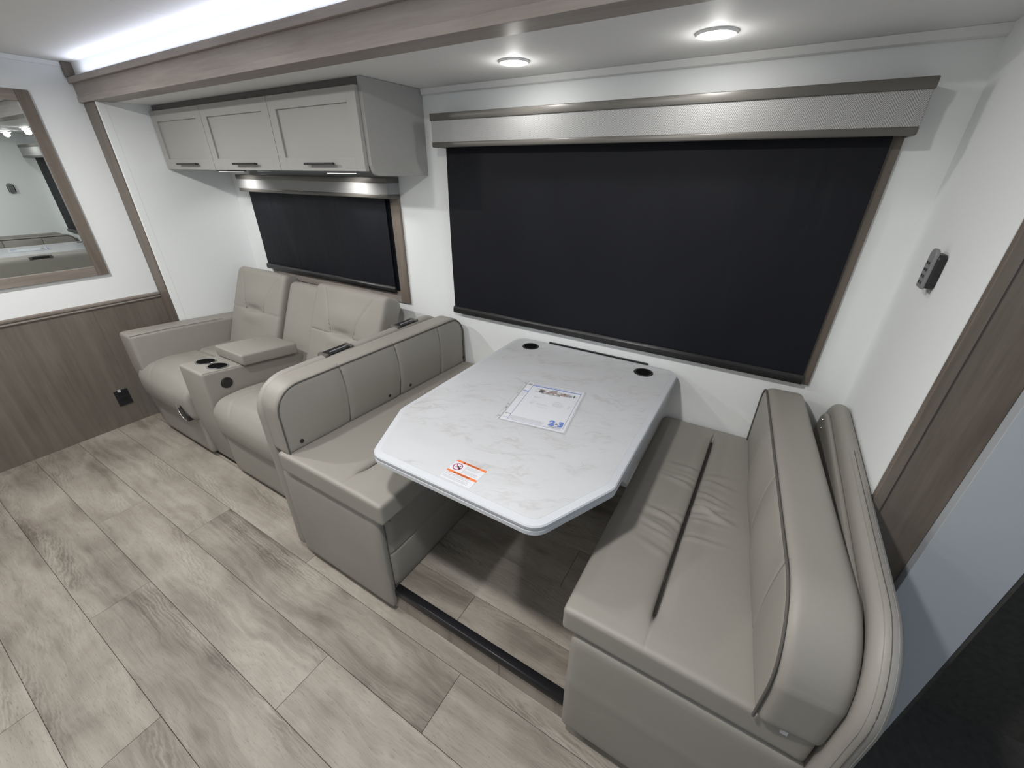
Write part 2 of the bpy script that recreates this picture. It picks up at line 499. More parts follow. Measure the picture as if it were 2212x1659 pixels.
wall_back = box('wall_back', (MX, 0, 0), (1.45, .06, 2.0), WALL, bevel=0, kind='structure')
wall_l = box('wall_slide_left', (-2.26, -.54, 0), (XL, 0, HS), WALL, bevel=0, kind='structure')
box('edge_strip', (-2.2150, -.5755, 0), (XL, -.5402, 1.8215), WALL, wall_l, .001)
wall_r = box('wall_slide_right', (XR, -.56, 0), (XR + .06, 0, HS), WALL, bevel=0, kind='structure')
ceil2 = box('ceiling', (MX - .02, -.56, HS), (1.7, .06, HS + .03), CEIL, bevel=0, kind='structure')
trim1 = prism('trim_1', [(-.002, 1.8255), (-.016, 1.8255), (-.012, 1.806), (-.004, 1.8025), (-.002, 1.8025)], 'x', -.47, XR, CEIL, None, 0, kind='structure')

# mirror wall with wainscot
wall_left = box('wall_left', (MX - .05, -3.2, 0), (MX, -.50, 2.0), WALL, bevel=0, kind='structure')
for (a, b) in ((-.5605, -.9205), (-.9215, -1.62), (-1.621, -2.32), (-2.321, -3.0)):
    box('panel', (MX - .001, b, .0), (MX + .004, a, .765), WAINS, wall_left, .0008, 1)
prism('trim_2', [(MX, .762), (MX + .010, .762), (MX + .014, .768), (MX + .011, .776), (MX + .018, .783), (MX + .018, .792), (MX + .010, .797), (MX, .797)], 'y', -3.0, -.5735, TRIMY, None, 0, kind='structure')
# rest of the shell, behind and beside the camera
box('wall_front', (MX - .05, -3.26, 0), (3.2, -3.2, 2.0), WALL, bevel=0, kind='structure')
ceil = box('ceiling', (MX - .05, -3.26, HM + .004), (3.2, -.50, HM + .05), CEIL, bevel=0, kind='structure')
for (a, b, c_, d) in ((MX, -1.063, -3.2, -.588), (-1.0615, 1.15, -3.2, -.588), (1.1515, 3.2, -3.2, -.588), (MX, 3.2, -.5865, -.50)):
    box('panel', (a, c_, HM), (b, d, HM + .006), CEIL, ceil, .0008, 1)
box('trim_3', (MX, -3.2, HM - .022), (MX + .008, -.60, HM - .0005), WALL, None, .001, kind='structure')

# header beam with lip and LED cove
beam = tag(boxes('trim_4', [((MX, -.585, 1.822), (1.9, -.50, 1.922))], TRIM, None, .0012), kind='structure')
box('moulding', (MX + .001, -.589, 1.822), (1.9, -.5845, 1.8475), TRIM, beam, .001)
box('upstand', (MX, -.600, 1.906), (1.9, -.5852, 1.9315), TRIM, beam, .0015)
box('wall_header', (MX, -.566, 1.922), (1.9, -.52, HM), WALL, None, 0, kind='structure')
box('end_block', (MX, -.605, 1.932), (MX + .03, -.566, HM), TRIMZ, beam, .001)
led = thing('light_strip', 'bright white light strip hidden behind the upstand along the top of wooden beam', 'light strip', (-.4, -.575, 1.922))
box('diffuser', (MX + .18, -.584, 1.9222), (1.85, -.574, 1.9262), LED, led, .0005)

# slide opening trims
tr = tag(boxes('trim_5', [((MX, -.572, 0), (MX + .028, -.50, 1.8215))], TRIMZ, None, .0012), kind='structure')
box('board', (MX + .0315, -.574, 0), (MX + .058, -.50, 1.8215), TRIMZ, tr, .0015)
box('board', (MX + .061, -.577, 0), (-2.2265, -.50, 1.8215), TRIMZ, tr, .002)
box('seal', (-2.2262, -.573, 0), (-2.2155, -.54, 1.8215), plain('dark_seal', (.05, .042, .036), .7), tr, 0)
tr = tag(boxes('trim_6', [((XR + .0005, -.580, 0), (1.3575, -.561, 1.8215))], TRIMZ, None, .0015), kind='structure')
box('board', (1.3585, -.574, 0), (1.453, -.50, 1.8215), TRIMZ, tr, .0015)
wcab = box('wall_cab_side', (1.4535, -.60, 0), (1.603, -.50, 2.0), wall_mat('grey_cab_wall', (.42, .445, .47)), None, .001, kind='structure')
box('wall_cab', (1.60, -.34, 0), (3.2, -.28, 2.0), DARKC, None, 0, kind='structure')
box('wall_cab_return', (1.6035, -.598, 0), (1.612, -.34, 2.0), DARKC, None, 0, kind='structure')
box('floor', (1.4705, -3.2, -.05), (3.2, -.34, .0), DARKC, None, 0, kind='structure')
bx = [((3.14, -3.2, 0), (3.2, -.34, .85)), ((3.14, -3.2, 1.8), (3.2, -.34, 2.0)), ((3.14, -3.2, .85), (3.2, -2.6, 1.8)), ((3.14, -.8, .85), (3.2, -.34, 1.8))]
tag(boxes('wall_right', bx, DARKC, None, 0), kind='structure')
w3 = boxes('window_3', [((3.13, -2.62, .83), (3.15, -.78, .86)), ((3.13, -2.62, 1.79), (3.15, -.78, 1.82)), ((3.13, -2.62, .86), (3.15, -2.59, 1.79)), ((3.13, -.81, .86), (3.15, -.78, 1.79))], BLK, None, .001, kind='structure')


# ------------------------------------------------------------------ windows, shades, valances
def window(name, x0, x1, z0, z1, sx0, sx1, sz0, vx0, vx1, vz0, vz1, fw, lab, vlab, D=.10):
    w = boxes(name, [((x0, -.014, z0), (x0 + fw, -.0005, z1)), ((x1 - fw, -.014, z0), (x1, -.0005, z1))], TRIMZ, None, .0012, kind='structure')
    for nm, zz in (('window_sill', z0), ('window_head', z1 - .03)): box(nm, (x0 + fw, -.014, zz), (x1 - fw, -.0005, zz + (fw if fw > .05 else .045) if nm == 'window_sill' else zz + .03), TRIM, w, .0012)
    box('window_pane', (x0 + fw, -.004, z0 + .045), (x1 - fw, -.001, z1 - .03), GLASS, w, 0)
    s = thing('roller_shade', lab, 'blind', ((sx0 + sx1) / 2, -.03, sz0))
    # fabric sheet with slight waves
    nx, nz = 60, 40; V = []; F = []
    zt = vz0 + .006; rs = random.random() * 9
    for j in range(nz + 1):
        for i in range(nx + 1):
            u, v = i / nx, j / nz; x = sx0 + u * (sx1 - sx0); z = sz0 + .02 + v * (zt - sz0 - .02)
            y = -.030 + .0022 * math.sin(u * 9 + rs + v * 2) * math.sin(v * 3.1) + .0012 * math.sin(u * 23 + v * 5 + rs)
            V.append((x, y, z))
    n0 = len(V); V += [(a, b + .0008, c) for a, b, c in V]
    for j in range(nz):
        for i in range(nx):
            a = j * (nx + 1) + i; q = (a, a + 1, a + nx + 2, a + nx + 1); F.append(q); F.append(tuple(n0 + k for k in q[::-1]))
    me = bpy.data.meshes.new('fabric'); me.from_pydata(V, [], F); link('fabric', me, SHADE, s, smooth=True)
    prism('bottom_bar', [(-.038, sz0 - .012), (-.042, sz0 - .004), (-.041, sz0 + .012), (-.035, sz0 + .022), (-.028, sz0 + .022), (-.024, sz0 + .010), (-.026, sz0 - .012)], 'x', sx0 - .004, sx1 + .002, BLK, s, .001, 1)
    v = thing('valance', vlab, 'valance', ((vx0 + vx1) / 2, -D / 2, vz0))
    lathe('roller_tube', [(.020, max(sx0 - vx0, .016) + .004), (.020, sx1 - vx0 - .01)], (vx0, -.05, vz1 - .03), (1, 0, 0), SHADE, v, 16)
    ft, fb = vz1 - .026, vz0 + .020
    bm = bmesh.new(); bm_box(bm, (vx0 + .003, -D + .002, fb - .002), (vx1 - .003, -D + .014, ft + .002), .002)
    bm_box(bm, (vx0 + .003, -D + .014, fb - .002), (vx0 + .013, -.001, ft + .002), .001); bm_box(bm, (vx1 - .013, -D + .014, fb - .002), (vx1 - .003, -.001, ft + .002), .001)
    link('fabric_face', todata(bm), HERR, v)
    bm = bmesh.new(); bm_box(bm, (vx0, -D - .002, ft), (vx1, -D + .010, vz1), .003); bm_box(bm, (vx0, -D + .010, ft), (vx0 + .012, -.001, vz1), .003); bm_box(bm, (vx1 - .012, -D + .010, ft), (vx1, -.001, vz1), .003)
    bm_box(bm, (vx0 + .002, -D + .006, vz1 - .008), (vx1 - .002, -.001, vz1 - .002), .001)
    link('top_trim', todata(bm, 50), VTRIM, v)
    bm = bmesh.new(); bm_box(bm, (vx0 + .002, -D, vz0), (vx1 - .002, -D + .014, fb), .004); bm_box(bm, (vx0 + .002, -D + .010, vz0), (vx0 + .014, -.001, fb), .003); bm_box(bm, (vx1 - .014, -D + .010, vz0), (vx1 - .002, -.001, fb), .003)
    link('bottom_trim', todata(bm, 50), VTRIM, v)


window('window_1', -.325, 1.221, .852, 1.66, -.334, 1.194, .872, -.345, 1.229, 1.600, 1.721, .045,
       'wide black roller shade pulled down over the large window behind the white table', 'wide herringbone fabric valance with taupe trims above the large window', .11)
window('window_2', -1.965, -.673, .844, 1.45, -1.985, -.752, .912, -1.992, -.668, 1.388, 1.484, .062,
       'smaller black roller shade pulled down behind the two reclining seats', 'short herringbone fabric valance under the overhead cabinet, lit by two lamps', .085)

# ------------------------------------------------------------------ overhead cabinet
CX0, CX1, CY, CZ0, CZ1 = XL + .001, -.472, -.335, 1.508, HS - .001
cb = thing('overhead_cabinet', 'grey three-door overhead cabinet mounted above the reclining sofa', 'cabinet', ((CX0 + CX1) / 2, -.17, CZ0))
boxes('carcass', [((CX0, CY + .02, CZ0 + .004), (CX1 - .02, -.001, CZ0 + .018)), ((CX0, CY + .02, CZ0), (CX0 + .012, -.001, CZ1)), ((CX0, -.012, CZ0), (CX1 - .02, -.001, CZ1)), ((CX0, CY + .02, CZ1 - .012), (CX1 - .02, -.001, CZ1))], CAB, cb)
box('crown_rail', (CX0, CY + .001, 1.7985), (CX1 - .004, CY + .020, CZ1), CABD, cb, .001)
a = [(CY - .002, CZ1), (-.001, CZ1), (-.001, 1.492)] + [(-.300 - .030 * math.sin(x), 1.522 - .030 * math.cos(x)) for x in [i * math.pi / 12 for i in range(7)]] + [(CY - .002, 1.530)]
prism('side_panel', a, 'x', CX1 - .018, CX1, CAB, cb, .0008, 1)
for (a, b, hx0, hx1) in ((CX0 + .004, -1.653, -2.013, -1.796), (-1.650, -1.064, -1.428, -1.228), (-1.061, CX1 - .019, -.850, -.655)):
    z0, z1 = CZ0 + .001, 1.797; st = .052; y0 = CY - .020
    bm = bmesh.new()
    bm_box(bm, (a, y0, z0), (a + st, CY, z1), .0007); bm_box(bm, (b - st, y0, z0), (b, CY, z1), .0007)
    bm_box(bm, (a + st, y0, z1 - st), (b - st, CY, z1), .0007); bm_box(bm, (a + st, y0, z0), (b - st, CY, z0 + st), .0007)
    bm_box(bm, (a + st - .003, y0 + .009, z0 + st - .003), (b - st + .003, CY - .002, z1 - st + .003), 0)
    d = link('door', todata(bm), CAB, cb)
    bm = bmesh.new(); bm_box(bm, (hx0, y0 - .026, 1.532), (hx1, y0 - .019, 1.541), .001)
    for xx in (hx0 + .02, hx1 - .028): bm_box(bm, (xx, y0 - .020, 1.533), (xx + .008, y0 - .0005, 1.540), .0008)
    link('handle', todata(bm), BLK, d)
for lx, lab in ((-1.84, 'left slim lamp under the overhead cabinet, above small valance'), (-.86, 'right slim lamp under the overhead cabinet, above small valance')):
    lm = thing('under_cabinet_light', lab, 'lamp', (lx, -.20, 1.508), 'lamps under the overhead cabinet')
    box('housing', (lx - .06, -.235, 1.500), (lx + .06, -.125, 1.5115), GREYP, lm, .002)
    box('lens', (lx - .05, -.225, 1.4975), (lx + .05, -.135, 1.5002), ULITE, lm, .001)
tg = thing('cabinet_catch_plate', 'tiny pale plate under the overhead cabinet between its two lamps', 'plate', (-1.31, -.29, 1.508))
box('plate', (-1.345, -.31, 1.502), (-1.29, -.27, 1.5115), WHITE, tg, .001)

# recessed lights
for i, (lx, ly) in enumerate(LIGHTS):
    lm = thing('recessed_downlight', ['round recessed ceiling light nearer the overhead cabinet', 'round recessed ceiling light nearer the right wall above the table'][i], 'ceiling light', (lx, ly, HS))
    lathe('trim_ring', [(.044, 0), (.0505, 0), (.0505, -.003), (.047, -.006), (.044, -.006), (.044, 0)], (lx, ly, HS), (0, 0, 1), CEIL, lm, 40)
    lathe('lens', [(0, -.0085), (.025, -.008), (.040, -.006), (.0438, -.003), (.0438, -.0004), (0, -.0004)], (lx, ly, HS), (0, 0, 1), LITE, lm, 40)
for i, (lx, ly) in enumerate(CEIL_LIGHTS):
    lm = thing('recessed_downlight', 'round recessed aisle light, %s of the main ceiling, %s' % (('mirror end', 'middle', 'cab end')[i % 3], ('row nearer the wooden beam', 'row farther from the wooden beam')[i // 3]), 'ceiling light', (lx, ly, HM), 'main ceiling downlights')
    lathe('trim_ring', [(.044, 0), (.0505, 0), (.0505, -.003), (.047, -.006), (.044, -.006), (.044, 0)], (lx, ly, HM), (0, 0, 1), CEIL, lm, 24)
    lathe('lens', [(0, -.0085), (.025, -.008), (.040, -.006), (.0438, -.003), (.0438, -.0004), (0, -.0004)], (lx, ly, HM), (0, 0, 1), LITE, lm, 24)

# ------------------------------------------------------------------ mirror
mr = thing('wall_mirror', 'large wood-framed mirror on the white wall above the wood panelling', 'mirror', (MX, -1.2, .951))
my0, my1, mz0, mz1, fw = -1.75, -.775, .951, 1.854, .050
box('frame_board', (MX + .0005, my1 - fw, mz0), (MX + .018, my1, mz1), TRIMZ, mr, .0015)
box('frame_board', (MX + .0005, my0, mz0), (MX + .018, my0 + fw, mz1), TRIMZ, mr, .0015)
box('frame_board', (MX + .0005, my0 + fw + .0008, mz0), (MX + .018, my1 - fw - .0008, mz0 + fw), TRIMY, mr, .0015)
box('frame_board', (MX + .0005, my0 + fw + .0008, mz1 - fw), (MX + .018, my1 - fw - .0008, mz1), TRIMY, mr, .0015)
box('mirror_glass', (MX + .0008, my0 + fw - .004, mz0 + fw - .004), (MX + .007, my1 - fw + .004, mz1 - fw + .004), MIRR, mr, 0)

# outlet on the wainscot
ou = thing('wall_outlet', 'black outlet cover with a small white tag, low on the wood panelling', 'outlet', (MX + .004, -.97, .14))
box('cover_plate', (MX + .0042, -1.006, .137), (MX + .010, -.936, .242), BLK, ou, .0015)
box('white_tag', (MX + .0101, -.985, .232), (MX + .0115, -.970, .248), WHITE, ou, .0003)
for zz in (.165, .205): box('socket', (MX + .0095, -.990, zz), (MX + .0112, -.952, zz + .022), BLKM, ou, .0008)

# remote in a holder on the right wall
rm = thing('remote_holder', 'black remote control resting in a cradle on the right white wall', 'remote', (XR, -.29, 1.275))
soft('cradle', (1.319, -.316, 1.274), (XR - .0005, -.262, 1.352), BLK, rm, 0, .004, {(1, 1): .012, (-1, 1): .012, (1, -1): .006, (-1, -1): .006}, .004)
soft('remote_body', (1.3125, -.313, 1.272), (1.3215, -.270, 1.362), GREYP, rm, 0, .003, {(1, 1): .016, (-1, 1): .016, (1, -1): .004, (-1, -1): .004}, .004)
for yy in (-.300, -.285):
    for zz in (1.285, 1.300, 1.315, 1.330): box('button', (1.3112, yy - .003, zz - .003), (1.3130, yy + .004, zz + .003), BLK, rm, .0005)
box('grey_block', (1.334, -.305, 1.262), (XR - .0005, -.280, 1.2745), GREYP, rm, .001)  # small grey block just below the cradle


# ------------------------------------------------------------------ loveseat with console
sofa = thing('reclining_loveseat', 'taupe leather two-seat reclining sofa with a cup-holder console in the middle', 'sofa', (-1.34, -.45, 0))
box('plinth', (-2.18, -.86, 0), (-.50, -.10, .032), SUBF, sofa, 0)


def arm(x0, x1, inner):
    p = [(-.872, .030), (-.905, .42), (-.900, .655), (-.70, .645), (-.08, .600), (-.08, .030)]
    pr = prism('arm', p, 'x', x0, x1, LE, sofa, .020, 4)
    s = 1 if inner > 0 else -1; xe = (x1 if inner > 0 else x0) - s * .006
    tube('seam', [(xe, -.896, .652), (xe, -.70, .6405 + .0045), (xe, -.40, .6235)], .0012, SEAM, pr, n=5)


arm(-2.193, -2.035, 1); arm(-.640, -.492, -1)


def seat(x0, x1, yf=-.905):
    cx = (x0 + x1) / 2; w = (x1 - x0) / 2

    def d(x, y, z, n):
        up = np.clip(n[:, 2], 0, 1); fr = np.clip(-n[:, 1], 0, 1)
        e = (1 - (x / w) ** 2).clip(0, 1)
        o = up * (.018 * e * (1 - (y / .27) ** 2).clip(0, 1) + .022 * gs(y + .13, .10) * e ** .5)
        o -= up * .014 * gs(y - .045, .010)               # cross seam
        o += fr * .020 * e ** .5 * gs(z - .0, .08)
        arc = np.abs(np.hypot((x) / .20, (y + .15) / .15) - 1.0) * .16
        o -= up * .0035 * gs(arc, .006)
        return o
    c = soft('seat', (x0, yf, .255), (x1, -.36, .462), LE, sofa, 0, .03, {(-1, 1): .075, (-1, -1): .05, (1, 1): .03, (1, -1): .03}, .0085, d)
    f = soft('footrest_panel', (x0 + .002, -.893, .030), (x1 - .002, -.835, .275), LE, sofa, 1, .018, None, .02)


seat(-2.105, -1.505, -.918); seat(-1.262, -.641)
# exposed recliner slot beside the console
sl = prism('recliner_slot', [(-1.640, .385), (-1.560, .352), (-1.530, .300), (-1.545, .262), (-1.600, .280), (-1.632, .330)], 'y', -.9315, -.88, BLK, sofa, .002, 2)
bpy.data.objects[sl.name]
tube('release_lever', [(-1.618, -.935, .352), (-1.603, -.938, .300), (-1.575, -.939, .276), (-1.540, -.937, .270)], .0032, CHROME, sofa, n=8, label='chrome curved lever edge')

con = prism('console', [(-.870, .030), (-.900, .30), (-.893, .612), (-.388, .552), (-.30, .545), (-.30, .030)], 'x', -1.502, -1.264, LE, sofa, .016, 4)
tube('seam', [(-1.2705, -.884, .607), (-1.2705, -.60, .5735), (-1.2705, -.40, .5502)], .0012, SEAM, con, n=5)
sl_a = math.atan2(-.060, .505)  # slope of the console top
tl = Matrix.Rotation(sl_a, 4, 'X')


def ctop(y): return .612 + (y + .893) * (-.060 / .505)


for cx_, cy_ in ((-1.437, -.790), (-1.327, -.785)):
    cu = lathe('cup_holder', [(.046, .0045), (.049, .003), (.050, -.004), (.0425, -.004), (.0425, .0035), (.046, .0045)], (cx_, cy_, ctop(cy_) + .001), (0, 0, 1), CHROME, con, 36, label='chrome ring', tilt=tl)
    lathe('cup_well', [(0, .0012), (.0430, .0012), (.0430, .0002), (0, .0002)], (cx_, cy_, ctop(cy_) + .0015), (0, 0, 1), plain('cup_well_black', (.004, .004, .004), .9, 0, .05), con, 36, label='black hollow', tilt=tl)
ld = prism('console_lid', [(-.705, ctop(-.705) + .002), (-.705, .652), (-.400, .620), (-.400, ctop(-.4) + .004)], 'x', -1.502, -1.228, LE, con, .010, 3)
tube('seam', [(-1.2335, -.695, .6475), (-1.2335, -.55, .632), (-1.2335, -.41, .6175)], .0011, SEAM, ld, n=5)
di = lathe('control_dial', [(0, .008), (.014, .008), (.015, .006), (.026, .006), (.0285, .003), (.0285, 0), (0, 0)], (-1.264, -.795, .525), (1, 0, 0), BLK, con, 32)


def sback(name, x0, x1, ztop, tuft=True, ybot=-.425):
    cx = (x0 + x1) / 2; w = (x1 - x0) / 2; th = .125 if tuft else .17
    yb, zb = ybot, .42; yt = -.205 + (0 if tuft else .02)
    L = math.hypot(yt - yb, ztop - zb); an = math.atan2(yt - yb, ztop - zb)

    def d(x, y, z, n):
        fr = np.clip(-n[:, 1], 0, 1); e = (1 - (x / w) ** 2).clip(0, 1) * (1 - (z / (L / 2)) ** 2).clip(0, 1)
        o = fr * .016 * e ** .5
        if tuft:
            zc = .02
            s = np.where(z > zc, .095 + .125 * ((z - zc) / (L / 2 - zc)).clip(0, 1) ** 1.4, .095)
            dv = np.minimum(np.abs(x - s), np.abs(x + s * .95))
            amp = np.where(z > zc, 1.0, .35)
            o -= fr * .0050 * amp * gs(dv, .0045)
            o -= fr * .0045 * gs(z - zc, .004)
            cr = gs(x, .085) * (np.abs(x) < .2)
            o -= fr * .020 * cr * gs(z - zc - .010, .020)
            o += fr * .008 * gs(x, .10) * gs(z - zc + .045, .035)
            o += fr * .010 * gs(x, .14) * gs(z - zc - .10, .06)
        o += n[:, 2].clip(0, 1) * .006 * (1 - (x / w) ** 2).clip(0, 1)
        return o
    m = Matrix.Rotation(-an, 4, 'X')
    # local box: x width, y thickness (front = -y), z height; place so front bottom edge lands on (yb, zb)
    c = m @ Vector((0, th / 2, L / 2))
    ctr = Vector((cx, yb, zb)) + c
    o = soft('backrest' if tuft else 'center_backrest', (ctr.x - w, ctr.y - th / 2, ctr.z - L / 2), (ctr.x + w, ctr.y + th / 2, ctr.z + L / 2), LE, sofa, 0, .022,
             {(-1, 1): .035, (1, 1): .055, (-1, -1): .03, (1, -1): .03}, .0075 if tuft else .012, d, m)
    if tuft:
        def P(x, z, off=-.0005):
            # sample the displaced face
            e = max(0, (1 - (x / w) ** 2)) * max(0, (1 - (z / (L / 2)) ** 2)); f = .016 * e ** .5
            zc = .02; f -= .020 * math.exp(-(x / .085) ** 2) * (abs(x) < .2) * math.exp(-((z - zc - .010) / .020) ** 2)
            f += .008 * math.exp(-(x / .10) ** 2) * math.exp(-((z - zc + .045) / .035) ** 2) + .010 * math.exp(-(x / .14) ** 2) * math.exp(-((z - zc - .10) / .06) ** 2)
            return ctr + m @ Vector((x, -th / 2 - f + .0042 + off, z))
        zc = .02
        for sgn, k in ((1, 1.0), (-1, .95)):
            pts = [P(sgn * k * (.095 + .125 * t_ ** 1.4), zc + t_ * (L / 2 - zc - .035)) for t_ in [i / 20 for i in range(21)]]
            tube('seam', pts, .0013, SEAM, o, n=5)
            pts = [P(sgn * (.10 + (w - .12) * t_), zc) for t_ in [i / 8 for i in range(9)]]
            tube('seam', pts, .0013, SEAM, o, n=5)
    return o


sback('b', -2.030, -1.508, .942); sback('b', -1.205, -.640, .940); sback('c', -1.503, -1.212, .905, False, -.39)
box('rear_frame', (-2.18, -.12, .10), (-.50, -.02, .70), LE, sofa, .02, 3)


# ------------------------------------------------------------------ dinette benches
def bench_left():
    b = thing('dinette_bench', 'taupe leather dinette bench whose back faces the reclining sofa, left of table', 'bench', (-.17, -.52, 0))
    box('core', (-.43, -1.00, SF), (.07, -.03, .49), SUBF, b, 0)
    # side panel facing the aisle

    def dp(x, y, z, n): return -.0012 * gs(z + .03, .05) * np.clip(-n[:, 1], 0, 1) + .006 * np.clip(-n[:, 1], 0, 1) * (1 - (z / .23) ** 2).clip(0, 1)
    soft('side_panel', (-.430, -1.032, .034), (.100, -1.002, .486), LE, b, 1, .013, {(-1, 1): .022, (1, 1): .022, (-1, -1): .012, (1, -1): .012}, .02, dp)

    def df(x, y, z, n):
        fr = np.clip(n[:, 0], 0, 1)
        return fr * (.007 * (1 - ((z - .075) / .09) ** 2).clip(0, 1) + .007 * (1 - ((z + .095) / .10) ** 2).clip(0, 1) - .004 * gs(z + .012, .005))
    soft('front_panel', (.076, -1.000, SF + .001), (.094, -.02, .487), LE, b, 0, .008, None, .02, df, extra=((), (), (-.012,)))
    tube('hose_stub', [(.112, -.990, .462), (.118, -1.000, .470), (.112, -1.006, .478)], .004, GREYP, b, n=6)

    # seat cushion with slit
    sx = -.245  # local x of the slit (world -.04)

    def ds(x, y, z, n):
        up = np.clip(n[:, 2], 0, 1); o = up * .006 * (1 - (y / .5) ** 4).clip(0, 1)
        return o
    seat_cushion(b, -.40, .142, -.040, 1)
    # back cushion, faces the table

    def db(x, y, z, n):
        fr = np.clip(n[:, 0], 0, 1); o = fr * .014 * ((1 - (y / .495) ** 2).clip(0, 1) * (1 - (z / .125) ** 2).clip(0, 1))
        for yy in (-.762 + .525, -.487 + .525, -.212 + .525): o -= fr * .0050 * gs(y - yy - .010 * np.cos(z * 9), .0040) + fr * .003 * gs(y - yy, .02)
        return o
    e = [-.237, .038, .313]
    rz = Matrix.Rotation(math.radians(-2.6), 4, 'Z')
    bc = soft('back_cushion', (-.425, -1.030, .574), (-.318, -.018, .848), LE, b, 0, .020, {(-1, 1): .095, (1, 1): .085, (-1, -1): .012, (1, -1): .012}, .010, db, rz, extra=((), e, ()))
    ctr = Vector((-.3715, -.524, .711))

    for yy in (-.762 + .525, -.487 + .525, -.212 + .525):
        pts = []
        for z in np.linspace(-.128, .110, 14):
            y = yy + .010 * math.cos(z * 9); e_ = max(0, 1 - (y / .495) ** 2) * max(0, 1 - (z / .125) ** 2)
            pts.append(ctr + rz @ Vector((.0535 + .014 * e_ - .0050 - .003 + .0006 + (.002 if abs(z) > .105 else 0), y, z)))
        tube('seam', pts, .0013, SEAM, bc, n=5)

    def P(y, z, x=.0540): return ctr + rz @ Vector((x, y, z))
    hy, hz, R1, R2, k = .506, .137, .095, .085, .007
    pts = [P(-hy + k, -hz + .004)] + [P(-hy + k, z) for z in (-.10, -.05, 0, .03)]
    pts += [P(-hy + k + R1 * (1 - math.cos(a)), hz - k - R1 + R1 * math.sin(a)) for a in [i * math.pi / 20 for i in range(11)]]
    pts += [P(-hy + k + R1 + t_ * (2 * hy - 2 * k - R1 - R2), hz - k) for t_ in [i / 12 for i in range(1, 12)]]
    pts += [P(hy - k - R2 + R2 * math.sin(a), hz - k - R2 + R2 * math.cos(a)) for a in [i * math.pi / 20 for i in range(11)]]
    pts += [P(hy - k, z) for z in (.03, 0, -.05, -.10, -hz + .004)]
    tube('piping', pts, .0030, SEAM, bc, n=7, label='dark piping cord')
    for yy in (-.972, -.550, -.424, -.030):
        lathe('snap_button', [(0, .004), (.004, .0038), (.0075, .002), (.0078, 0), (0, 0)], P(yy + .524, -.137 + .040, .0575), (1, 0, 0), BLK, bc, 18)
    # rear panel, curled over at the top, with two black latches
    bp_ = soft('rear_panel', (-.487, -1.033, .028), (-.434, -.020, .842), LE2, b, 0, .024, {(-1, 1): .13, (1, 1): .12, (-1, -1): .05, (1, -1): .02}, .018,
               lambda x, y, z, n: .004 * np.clip(n[:, 2], 0, 1))
    for yy, w_ in ((-.668, .062), (-.268, .062)):
        lt = box('latch', (-.4905, yy - w_, .826), (-.442, yy + w_, .8475), BLK, b, .004, 3)
        for s in (-1, 1): box('clip', (-.4925, yy + s * w_ - .009, .824), (-.4405, yy + s * w_ + .009, .8490), VTRIM, lt, .003, 2)
        box('rib', (-.462, yy - .035, .8470), (-.455, yy + .045, .8505), GREYP, lt, .001)
        0 and soft('roll', (-.4935, yy - w_ - .10, .80), (-.442, yy - w_ + .008, .80 + .0532), LE2, bp_, 0, .022, None, .012) if yy < -.5 else None
    return b


def seat_cushion(b, x0, x1, xs, side):
    """Bench seat with a long slit that stops short of both ends."""
    cx = (x0 + x1) / 2; ls = xs - cx; y0, y1 = -1.043, -.012; cyy = (y0 + y1) / 2
    w = (x1 - x0) / 2; h = (y1 - y0) / 2
    rs = np.random.RandomState(3 + int(side > 0)); ridges = [(rs.uniform(-.80, -.30), rs.uniform(.010, .022), rs.uniform(.5, 1.0), rs.uniform(-.35, .35), rs.choice([-1, 1])) for _ in range(26)]

    def d(x, y, z, n):
        up = np.clip(n[:, 2], 0, 1) ** 2; Y = y + cyy
        o = up * .006 * ((1 - (x / w) ** 2).clip(0, 1)) ** .5
        ins = 1 / (1 + np.exp(-(Y + .945) / .012)) * 1 / (1 + np.exp((Y + .085) / .010))
        lx = ls + .010 * np.sin((Y + .5) * 2.2)
        o -= up * ins * (.034 * gs(x - lx, .0042) + .011 * gs(x - lx, .020))
        o -= up * .0016 * gs(x - lx, .0022) * (1 - ins)
        amp = 1.0 if side < 0 else .35
        for (yy, wd, am, sk, sd) in ridges:
            dx = (x - lx) * sd
            win = np.where(dx > 0, np.exp(-((dx - .045) / .055) ** 2), 0)
            o += up * amp * .0022 * 3.0 * am * win * gs(Y - yy - sk * dx, wd * .55)
            o -= up * amp * .0042 * am * win * gs(Y - yy - sk * dx - wd * 1.1, wd * .5)
        return o
    s = soft('seat_cushion', (x0, y0, .494 if side > 0 else .503), (x1, y1, .577), LE, b, 2, .010, {k: .012 for k in ((1, 1), (1, -1), (-1, 1), (-1, -1))}, .0075, d, extra=((ls,), (), ()))
    tube('slit_shade', [(cx + ls + .010 * math.sin((Y + .5) * 2.2), Y, .5655) for Y in np.linspace(-.935, -.095, 24)], .0022, SUBF, s, n=6)  # dark tube standing in for the shade inside the slit
    pts = [(x, y0 + .004, .5735) for x in np.linspace(x0 + .012, x1 - .012, 12)]
    tube('seam', pts, .0011, SEAM, s, n=5)
    xe = x1 - .004 if side > 0 else x0 + .004
    tube('seam', [(xe, y, .5735) for y in np.linspace(y0 + .012, y1 - .01, 12)], .0011, SEAM, s, n=5)
    return s


